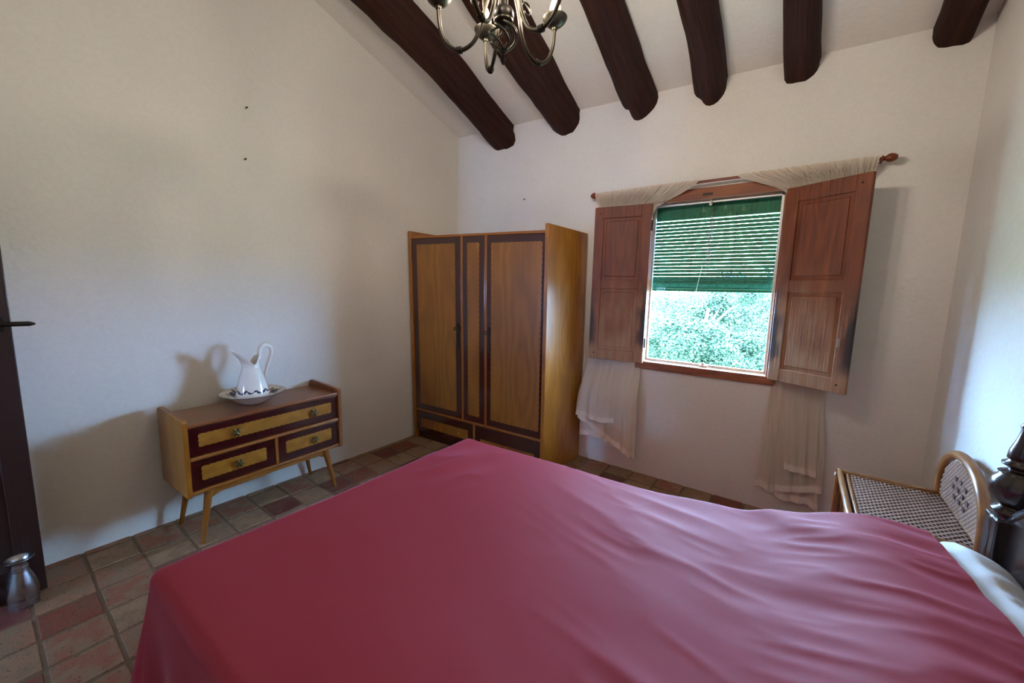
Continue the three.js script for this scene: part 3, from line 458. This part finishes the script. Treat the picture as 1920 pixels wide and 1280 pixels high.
// ---------------------------------------------------------------- bed
const BX0 = 1.5, BX1 = 3.62, BZ0 = 1.45, BZ1 = 2.95;
const bedTop = (x, z) => {                                           // height of the covered bed
  let y = 0.585 + 0.02 * sstep(1.6, 2.4, x) + 0.04 * sstep(2.4, 3.05, x) + 0.112 * sstep(2.98, 3.36, x);
  y -= 0.02 * Math.exp(-(((x - 2.35) / 0.6) ** 2) - (((z - 2.3) / 0.45) ** 2));
    return y;
};
const ridge = (x, y, s) => { const n = vn(x, y, 1e6, 1e6, s); return 1 - Math.abs(2 * n - 1); };
{
  const bed = thing('bed', 'double bed with dark turned headboard posts', 'bed', [0, 0, 0]);
  mesh('mattress', bx(BX0 + 0.02, BX1, 0.3, 0.56, BZ0 + 0.03, BZ1 - 0.03, 0.05, 'x'), whiteCloth, bed);
  mesh('base', bx(BX0 + 0.05, BX1, 0.17, 0.3, BZ0 + 0.06, BZ1 - 0.06, 0.01, 'x'), darkWood, bed);
  for (const [x, z] of [[BX0 + 0.15, BZ0 + 0.15], [BX0 + 0.15, BZ1 - 0.15]]) mesh('leg', new THREE.CylinderGeometry(0.03, 0.022, 0.17, 14).translate(x, 0.085, z), headWood, bed);
  const hx = 3.678;
  const post = lathe([[0.001, 0], [0.045, 0], [0.045, 0.28], [0.05, 0.3], [0.05, 0.82], [0.048, 0.838], [0.036, 0.848], [0.05, 0.858], [0.05, 0.866], [0.036, 0.875], [0.034, 0.884], [0.05, 0.892], [0.06, 0.91], [0.063, 0.938], [0.058, 0.962], [0.045, 0.978], [0.05, 0.984], [0.03, 0.992], [0.03, 1.0], [0.045, 1.008], [0.045, 1.014], [0.032, 1.022], [0.037, 1.03], [0.034, 1.055], [0.025, 1.085], [0.018, 1.12], [0.022, 1.13], [0.016, 1.14], [0.001, 1.16]], 36);
  for (const z of [1.368, BZ1 + 0.06]) { mesh('headboard_post', post, headWood, bed, [hx, 0, z]); mesh('post_block', bx(hx - 0.047, hx + 0.047, 0.42, 0.84, z - 0.047, z + 0.047, 0.006), headWood, bed); }
  mesh('headboard_panel', (() => { const a = 1.39, b = BZ1 + 0.02, pts = [[-b, 0.35], [-a, 0.35], [-a, 0.8]]; for (let i = 0; i <= 24; i++) { const s = i / 24; pts.push([lerp(-a, -b, s), 0.8 + 0.3 * Math.pow(Math.sin(s * Math.PI), 0.7)]); } const g = shapeExtrude(pts, 0.03, [], 0.006); g.rotateY(Math.PI / 2); return g.translate(hx - 0.015, 0, 0); })(), headWood, bed);
  mesh('headboard_rail', limb([[hx, 0.83, 1.385], [hx, 0.98, 1.6], [hx, 1.1, 1.9], [hx, 1.13, 2.2], [hx, 1.1, 2.5], [hx, 0.98, 2.8], [hx, 0.83, BZ1 + 0.01]], [0.025, 0.025], 48, 10), headWood, bed);

  // long bolster in a white case, under the head of the cover
  {
    const z0 = BZ0 - 0.03, z1 = BZ1 + 0.012, g = sheet(120, 60, (u, v) => {
      const a = u * 2 - 1, th = v * 2 * Math.PI, e = Math.pow(Math.max(0, 1 - Math.pow(Math.abs(a), 16)), 0.5), cy = Math.sin(th), cx = Math.cos(th);
      const sx = Math.sign(cx) * Math.pow(Math.abs(cx), 0.7) * 0.225 * lerp(0.75, 1, e), sy = Math.sign(cy) * Math.pow(Math.abs(cy), 0.75) * 0.093 * lerp(0.05, 1, e);
      const zz = (z0 + z1) / 2 + a * (z1 - z0) / 2, xx = 3.45 + sx, w = 0.009 * (ridge(xx * 3 - zz * 2, zz * 24 + xx * 6, 511) - 0.5) + 0.005 * (ridge(xx * 8, zz * 44 + xx * 9, 513) - 0.5);
      return [xx, 0.646 + sy + 0.04 * sstep(0.012, 0.06, xx - 3.475 - 0.16 * clamp(zz - BZ0, 0, 0.5)) * (cy > 0 ? cy : 0) + (cy > 0.1 ? w * cy * (0.3 + 0.7 * sstep(3.4, 3.5, xx)) : 0), zz];
    }, 1.5, 0.8);
    tag(mesh('bolster', g, whiteCloth), 'long white bolster sticking out of the bedspread at the headboard', 'bolster');
  }

  // bedspread: one cloth over the top, hanging at the foot and both sides
  const xs = [], zs = [], HX = 3.475, hang = 0.56;
  for (let i = 0; i <= 330; i++) xs.push(lerp(BX0 - hang, HX, i / 330));
  for (let i = 0; i <= 320; i++) zs.push(lerp(BZ0 - hang, BZ1 + hang, i / 320));
  const P = [], U = [], I = [], rE = 0.035;
  const prof = (dd, flare) => { const q = rE * Math.PI / 2; return dd < q ? [rE * Math.sin(dd / rE), rE * (1 - Math.cos(dd / rE))] : [rE + (dd - q) * flare, rE + (dd - q) * Math.sqrt(1 - flare * flare)]; };
  for (const sz of zs) for (const sx of xs) {
    const dx = Math.max(0, BX0 + rE - sx), dz0 = Math.max(0, BZ0 + rE - sz), dz1 = Math.max(0, sz - BZ1 + rE), dz = Math.max(dz0, dz1), dd = Math.hypot(dx, dz), sgn = dz0 > 0 ? -1 : 1;
    const x0 = Math.max(sx, BX0 + rE), z0 = clamp(sz, BZ0 + rE, BZ1 - rE);
    let y = bedTop(x0, z0), x = x0, z = z0, e = Math.min(x0 - BX0, 1);
    // creases lying in the cloth
    const cr = 0.009 * (ridge(x0 * 1.1 + 0.8 * z0, z0 * 5.2 - x0 * 1.9, 601) - 0.55) * sstep(1.9, 2.9, x0) + 0.009 * (ridge(x0 * 2.2, z0 * 9 - x0 * 2.5, 603) - 0.5) * sstep(2.1, 3.1, x0)
      + 0.02 * (ridge(x0 * 7 + z0 * 3, z0 * 5 - x0 * 4, 605) - 0.5) * Math.exp(-(((x0 - 1.72) / 0.22) ** 2) - (((z0 - 1.74) / 0.2) ** 2)) + 0.005 * (ridge(x0 * 1.3 + z0 * 0.9, z0 * 2.1 - x0 * 0.8, 607) - 0.5)
      + 0.004 * (vn(x0 * 6, z0 * 6, 1e6, 1e6, 609) - 0.5) + 0.0035 * (ridge(x0 * 5 + z0 * 2, z0 * 16 - x0 * 5, 613) - 0.5) * sstep(1.9, 2.6, x0) * (0.3 + vn(x0 * 2, z0 * 2, 1e6, 1e6, 615)) + 0.006 * (ridge(x0 * 8 + z0, z0 * 20 - x0 * 3, 611) - 0.5) * sstep(2.9, 3.3, x0);
    y += cr;
    y += 0.022 * Math.exp(-(((x0 - 3.03 - 0.9 * (z0 - BZ0)) / 0.07) ** 2)) * sstep(0.32, 0.0, z0 - BZ0);       // a loose fold by the pillow
    if (dd > 0) {
      const ph = Math.atan2(dz, dx), corner = Math.pow(Math.sin(2 * ph), 2) * (dx > 0 && dz > 0 ? 1 : 0), [o, dn] = prof(dd, 0.1 + 0.12 * corner);
      const along = dx > 0 && dz === 0 ? z0 : x0, fold = 0.03 * sstep(0.05, 0.5, dd) * Math.sin(along * 17 + 2.5 * vn(along * 2, 3, 1e6, 1e6, 617)) + 0.02 * corner * Math.sin(ph * 9) * sstep(0.1, 0.5, dd);
      const oo = o + fold * (1 - 0.5 * corner); x = x0 - Math.cos(ph) * oo; z = z0 + sgn * Math.sin(ph) * oo; y = y - dn; if (dx === 0) x = x0; if (dz === 0) z = z0;
      if (y < 0.02) { const ex = 0.02 - y; y = 0.012 + 0.008 * Math.exp(-ex * 8) + 0.004 * vn(x * 12, z * 12, 1e6, 1e6, 619); }
    }
    x += 0.16 * clamp(z0 - BZ0, 0, 0.5) * sstep(2.9, 3.5, sx);
    P.push(x, y + 0.012, z); U.push(sx, sz);
  }
  const nx = xs.length; for (let j = 0; j < zs.length - 1; j++) for (let i = 0; i < nx - 1; i++) { const a = j * nx + i; I.push(a, a + nx, a + 1, a + 1, a + nx, a + nx + 1); }
  const g = new THREE.BufferGeometry(); g.setAttribute('position', new THREE.Float32BufferAttribute(P, 3)); g.setAttribute('uv', new THREE.Float32BufferAttribute(U, 2)); g.setIndex(I); g.computeVertexNormals();
  redCloth.side = THREE.DoubleSide;
  tag(mesh('bedspread', g, redCloth), 'large plain dark red cotton bedspread hanging over the bed', 'bedspread');
}

// ---------------------------------------------------------------- rattan bedside table
{
  const t = thing('rattan_table', 'rattan bedside table with woven cane top and arched back', 'table', [3.525, 0, 0.832]);
  const hx = 0.19, hz = 0.27, H = 0.588;                               // half sizes, top height; +x is the wall side
  for (const [sx, sz] of [[-1, -1], [-1, 1], [1, -1], [1, 1]]) mesh('leg', limb([[sx * hx, 0, sz * hz], [sx * hx, H + (sx < 0 ? 0.012 : 0), sz * hz]], [0.017, 0.017], 6, 14), rattan, t);
  for (const sz of [-1, 1]) { mesh('top_rail', limb([[-hx, H, sz * hz], [hx, H, sz * hz]], [0.014, 0.014], 6, 12), rattan, t); mesh('low_rail', limb([[-hx, 0.16, sz * hz], [hx, 0.16, sz * hz]], [0.012, 0.012], 6, 12), rattan, t); }
  for (const sx of [-1, 1]) { mesh('top_rail', limb([[sx * hx, H, -hz], [sx * hx, H, hz]], [0.014, 0.014], 6, 12), rattan, t); mesh('low_rail', limb([[sx * hx, 0.16, -hz], [sx * hx, 0.16, hz]], [0.012, 0.012], 6, 12), rattan, t); }
  mesh('top_rail', limb([[-hx + 0.03, H - 0.004, -hz], [-hx + 0.03, H - 0.004, hz]], [0.009, 0.009], 6, 10), rattan, t);
  for (const sz of [-1, 1]) mesh('side_rail', limb([[-hx + 0.025, 0.02, sz * hz], [-hx + 0.025, H, sz * hz]], [0.009, 0.009], 6, 10), rattan, t);
  for (const sz of [-1, 1]) for (const y of [H, 0.16]) mesh('binding', merge([0, 1, 2].map((k) => new THREE.TorusGeometry(0.019, 0.0035, 6, 18).rotateX(Math.PI / 2).translate(-hx, y - 0.022 + k * 0.007, sz * hz))), rattan, t);
  mesh('top_board', bx(-hx, hx, H - 0.03, H - 0.014, -hz, hz, 0.002), caneDark, t);
  mesh('shelf', bx(-hx, hx, 0.155, 0.167, -hz, hz, 0.002), caneDark, t);
  // woven cane: ribbons over and under one another
  const weave = (nu, nv, at, w1, w2, lift) => {
    const out = [], ribbon = (pts, nrm, side, w) => { const P = [], I = []; pts.forEach((p, i) => { const s = side.clone().multiplyScalar(w / 2); P.push(p.x - s.x, p.y - s.y, p.z - s.z, p.x + s.x, p.y + s.y, p.z + s.z); if (i) { const a = (i - 1) * 2; I.push(a, a + 1, a + 2, a + 1, a + 3, a + 2); } }); const g = new THREE.BufferGeometry(); g.setAttribute('position', new THREE.Float32BufferAttribute(P, 3)); g.setAttribute('uv', new THREE.Float32BufferAttribute(new Float32Array(P.length / 3 * 2), 2)); g.setIndex(I); g.computeVertexNormals(); out.push(g); };
    for (let i = 0; i < nu; i++) { const pts = []; for (let k = 0; k <= nv * 2; k++) { const q = at((i + 0.5) / nu, k / (nv * 2), lift * Math.cos((k / 2 + i) * Math.PI)); if (q) pts.push(q); } if (pts.length > 1) ribbon(pts, 0, at.u, w1); }
    for (let j = 0; j < nv; j++) { const pts = []; for (let k = 0; k <= nu * 2; k++) { const q = at(k / (nu * 2), (j + 0.5) / nv, -lift * Math.cos((j + k / 2 + 0) * Math.PI)); if (q) pts.push(q); } if (pts.length > 1) ribbon(pts, 0, at.v, w2); }
    return merge(out);
  };
  const top = (u, v, l) => V(lerp(-hx + 0.038, hx - 0.005, u), H + l, lerp(-hz + 0.01, hz - 0.01, v)); top.u = V(1, 0, 0); top.v = V(0, 0, 1);
  cane.side = THREE.DoubleSide;
  mesh('woven_cane', weave(24, 34, top, 0.0066, 0.0082, 0.003), cane, t);
  // arched back on the wall side
  const ax = hx - 0.016, arch = []; for (let i = 0; i <= 20; i++) { const a = Math.PI * i / 20; arch.push([ax, H + 0.045 + 0.215 * Math.pow(Math.sin(a), 0.8), -Math.cos(a) * (hz + 0.01)]); }
  arch.unshift([ax, H - 0.03, -hz - 0.01]); arch.push([ax, H - 0.03, hz + 0.01]);
  mesh('arch_frame', limb(arch, [0.019, 0.019], 60, 14), rattan, t);
  const inArch = (y, z) => { const c = Math.abs(z) / (hz - 0.01); return c < 1 && y < H + 0.03 + 0.205 * Math.pow(1 - c * c, 0.4); };
  const back = (u, v, l) => { const z = lerp(-hz, hz, u), y = lerp(H + 0.012, H + 0.25, v); return inArch(y, z) ? V(ax + l, y, z) : null; }; back.u = V(0, 0, 1); back.v = V(0, 1, 0);
  mesh('woven_back', weave(40, 22, back, 0.0095, 0.0085, 0.0025), cane, t);
  const dots = []; for (const [z, y] of [[-0.06, 0.155], [0, 0.16], [0.06, 0.15], [-0.08, 0.115], [-0.02, 0.12], [0.04, 0.115], [0.1, 0.11], [-0.05, 0.078], [0.01, 0.08], [0.07, 0.074]]) dots.push(bx(ax - 0.006, ax - 0.004, H + y - 0.009, H + y + 0.009, z - 0.012, z + 0.012, 0.0005));
  mesh('inlay', merge(dots), caneDark, t);
}

// ---------------------------------------------------------------- chandelier
{
  const cx = 2.216, cz = 2.09, cy = 0; const top = ceilY(cx, cz);
  const t = thing('chandelier', 'antique brass chandelier with five curved arms and lit candle bulbs', 'chandelier', [cx, 0, cz]);
  mesh('ceiling_rose', lathe([[0.001, -0.05], [0.012, -0.05], [0.02, -0.04], [0.055, -0.022], [0.06, 0.02], [0.001, 0.03]], 28), oldBrass, t, [0, top, 0]);
  const links = []; let ly = top - 0.06; const stemTop = 2.98; for (let i = 0; ly > stemTop; i++, ly -= 0.034) links.push(new THREE.TorusGeometry(0.014, 0.003, 6, 14).scale(0.75, 1.5, 1).rotateY(i % 2 ? Math.PI / 2 : 0).translate(0, ly, 0));
  mesh('chain', merge(links), oldBrass, t);
  mesh('column', lathe([[0.001, 2.36], [0.03, 2.362], [0.032, 2.372], [0.02, 2.38], [0.014, 2.395], [0.013, 2.46], [0.018, 2.47], [0.013, 2.48], [0.013, 2.56], [0.03, 2.575], [0.036, 2.6], [0.03, 2.63], [0.014, 2.645], [0.011, 2.72], [0.022, 2.74], [0.026, 2.77], [0.013, 2.8], [0.009, 2.86], [0.012, 2.9], [0.006, 2.95], [0.001, 2.985]], 28), oldBrass, t);
  mesh('hub', new THREE.SphereGeometry(0.034, 24, 16).scale(1, 0.85, 1).translate(0, 2.387, 0), ironDark, t);
  const bk = []; for (let k = 0; k < 6; k++) { const pts = []; for (let i = 0; i <= 12; i++) { const s = i / 12, a = k * Math.PI / 3 + s * 2.2, r = 0.006 + 0.042 * Math.pow(Math.sin(Math.PI * clamp(s, 0.02, 0.98)), 0.7); pts.push([Math.cos(a) * r, 2.283 + 0.083 * s, Math.sin(a) * r]); } bk.push(tube(pts, 0.0036, 28, 7)); }
  mesh('twisted_basket', merge(bk), oldBrass, t);
  mesh('finial', lathe([[0.001, 2.237], [0.003, 2.239], [0.0085, 2.251], [0.01, 2.256], [0.005, 2.262], [0.0045, 2.268], [0.009, 2.274], [0.011, 2.28], [0.01, 2.287], [0.001, 2.29]], 18), ironDark, t);
  const bulbM = mat({ color: 0xfff0d0, emissive: new THREE.Color(1, 0.72, 0.34), emissiveIntensity: 24, roughness: 0.3 });
  const sleeveM = mat({ color: 0xe9dcc0, roughness: 0.5 });
  const yc = 2.45, R0 = 0.2247;
  for (const deg of [154.8, -145.1, -73.6, 2, 78]) {
    const a = deg * Math.PI / 180, rot = (g) => g.rotateY(-a);         // local +x becomes the arm's direction
    const arm = mesh('arm', rot(limb([[0.02, 2.47, 0], [0.035, 2.475, 0], [0.05, 2.45, 0], [0.064, 2.41, 0], [0.075, 2.365, 0], [0.105, 2.312, 0], [0.15, 2.294, 0], [0.192, 2.316, 0], [0.216, 2.36, 0], [0.2235, 2.41, 0], [R0, yc - 0.022, 0]], [0.0062, 0.0062, 0.0065, 0.0068, 0.0068, 0.0065], 60, 10)), oldBrass, t);
    // scroll that curls back over the arm
    const sc = [[0.066, 2.405, 0]]; for (let i = 0; i <= 18; i++) { const s = i / 18, b = Math.PI * (1.05 - 1.9 * s), r = 0.026 * (1 - 0.62 * s); sc.push([0.094 + Math.cos(b) * r, 2.44 + Math.sin(b) * r, 0]); }
    mesh('scroll', rot(limb(sc, [0.0048, 0.0045, 0.003], 48, 8)), oldBrass, arm);
    mesh('collar', rot(merge([-1, 0, 1].map((k) => new THREE.TorusGeometry(0.0085, 0.003, 8, 14).rotateY(Math.PI / 2).translate(0.15 + k * 0.0065, 2.2945, 0)))), ironDark, arm);
    mesh('stem_ring', rot(merge([lathe([[0.006, -0.006], [0.01, -0.004], [0.008, 0], [0.01, 0.004], [0.006, 0.007]], 16).translate(R0, yc - 0.018, 0)])), oldBrass, arm);
    mesh('drip_cup', rot(lathe([[0.001, -0.014], [0.012, -0.013], [0.026, -0.006], [0.037, 0.004], [0.043, 0.014], [0.0445, 0.018], [0.043, 0.0185], [0.036, 0.008], [0.024, 0], [0.001, -0.004]], 32).translate(R0, yc, 0)), oldBrass, arm);
    mesh('candle_sleeve', rot(new THREE.CylinderGeometry(0.0125, 0.0125, 0.016, 18).translate(R0, yc + 0.004, 0)), sleeveM, arm);
    mesh('bulb', rot(lathe([[0.001, 0], [0.009, 0.001], [0.012, 0.01], [0.017, 0.026], [0.0175, 0.036], [0.0145, 0.05], [0.0085, 0.066], [0.004, 0.078], [0.001, 0.084]], 22).scale(1.12, 1.05, 1.12).translate(R0, yc + 0.011, 0)), bulbM, arm);
    const L = new THREE.PointLight(new THREE.Color(1, 0.88, 0.76), BULB_CANDELA); L.position.set(Math.cos(a) * R0, yc + 0.045, Math.sin(a) * R0); L.castShadow = true; L.shadow.radius = 0.8; L.name = 'bulb_glow'; t.add(L);
  }
}

// ---------------------------------------------------------------- outside the window
{
  const gTex = tex(256, 256, (u, v) => mix3(rgb(150, 140, 104), rgb(96, 104, 62), fbm(u * 10, v * 10, 10, 10, 701, 4)), true);
  struct(mesh('ground', bx(-30, 30, -1.1, -0.9, -40, -0.46, 0), mat({ map: rep(gTex, 0.5, 0.5), roughness: 1 })), 'dry grassy ground outside the window');
  const bark = mat({ color: 0x4e4034, roughness: 0.9 });
  const leafM = [mat({ color: 0x18331a, roughness: 0.55, transmission: 0.3, thickness: 0, side: THREE.DoubleSide }), mat({ color: 0x1f411f, roughness: 0.55, transmission: 0.35, thickness: 0, side: THREE.DoubleSide })];
  const tree = (label, x, z, h, r, n, m) => {
    const t = thing('leafy_tree', label, 'tree', [x, -0.9, z], 0, 'trees outside the window');
    mesh('trunk', limb([[0, 0, 0], [0.05, h * 0.3, 0.03], [-0.03, h * 0.55, 0], [0.02, h * 0.8, 0.02]], [0.08, 0.06, 0.045, 0.02], 16, 8), bark, t);
    const br = [], tips = [];
    for (let k = 0; k < 26; k++) { const a = rnd() * 6.283, y0 = h * rr(0.2, 0.7), l = r * rr(0.55, 1), e = V(Math.cos(a) * l, y0 + h * rr(0.02, 0.3), Math.sin(a) * l); br.push(limb([[0, y0, 0], [e.x * 0.5, lerp(y0, e.y, 0.6), e.z * 0.5], [e.x, e.y, e.z]], [0.022, 0.012, 0.004], 8, 5)); tips.push(e, V(e.x * 0.6, lerp(y0, e.y, 0.7), e.z * 0.6)); }
    mesh('branch', merge(br), bark, t);
    const P = [], I = []; for (let i = 0; i < n; i++) {
      const c = tips[Math.floor(rnd() * tips.length)], s = r * 0.18, p = V(c.x + s * (rnd() + rnd() - 1) * 1.3, c.y + s * (rnd() + rnd() - 1), c.z + s * (rnd() + rnd() - 1) * 1.3), L = rr(0.028, 0.055), w = L * 0.26;
      const d = V(rr(-1, 1), rr(-0.7, 0.5), rr(-1, 1)).normalize(), sd = V(rr(-1, 1), rr(-1, 1), rr(-1, 1)).cross(d).normalize(), k = P.length / 3;
      for (const [f, q] of [[0, 0], [0.5, 1], [1, 0], [0.5, -1]]) P.push(p.x + d.x * L * f + sd.x * w * q, p.y + d.y * L * f + sd.y * w * q, p.z + d.z * L * f + sd.z * w * q); I.push(k, k + 1, k + 2, k, k + 2, k + 3);
    }
    const g = new THREE.BufferGeometry(); g.setAttribute('position', new THREE.Float32BufferAttribute(P, 3)); g.setIndex(I); g.computeVertexNormals(); const f = mesh('foliage', g, m, t); f.userData.kind = 'stuff';
  };
  tree('green leafy tree filling the lower window opening', 1.95, -3.3, 2.75, 1.15, 80000, leafM[1]);
  tree('darker green tree behind the first outside the window', 1.3, -7.4, 3.0, 1.9, 90000, leafM[0]);
}

renderer.render(scene, camera);
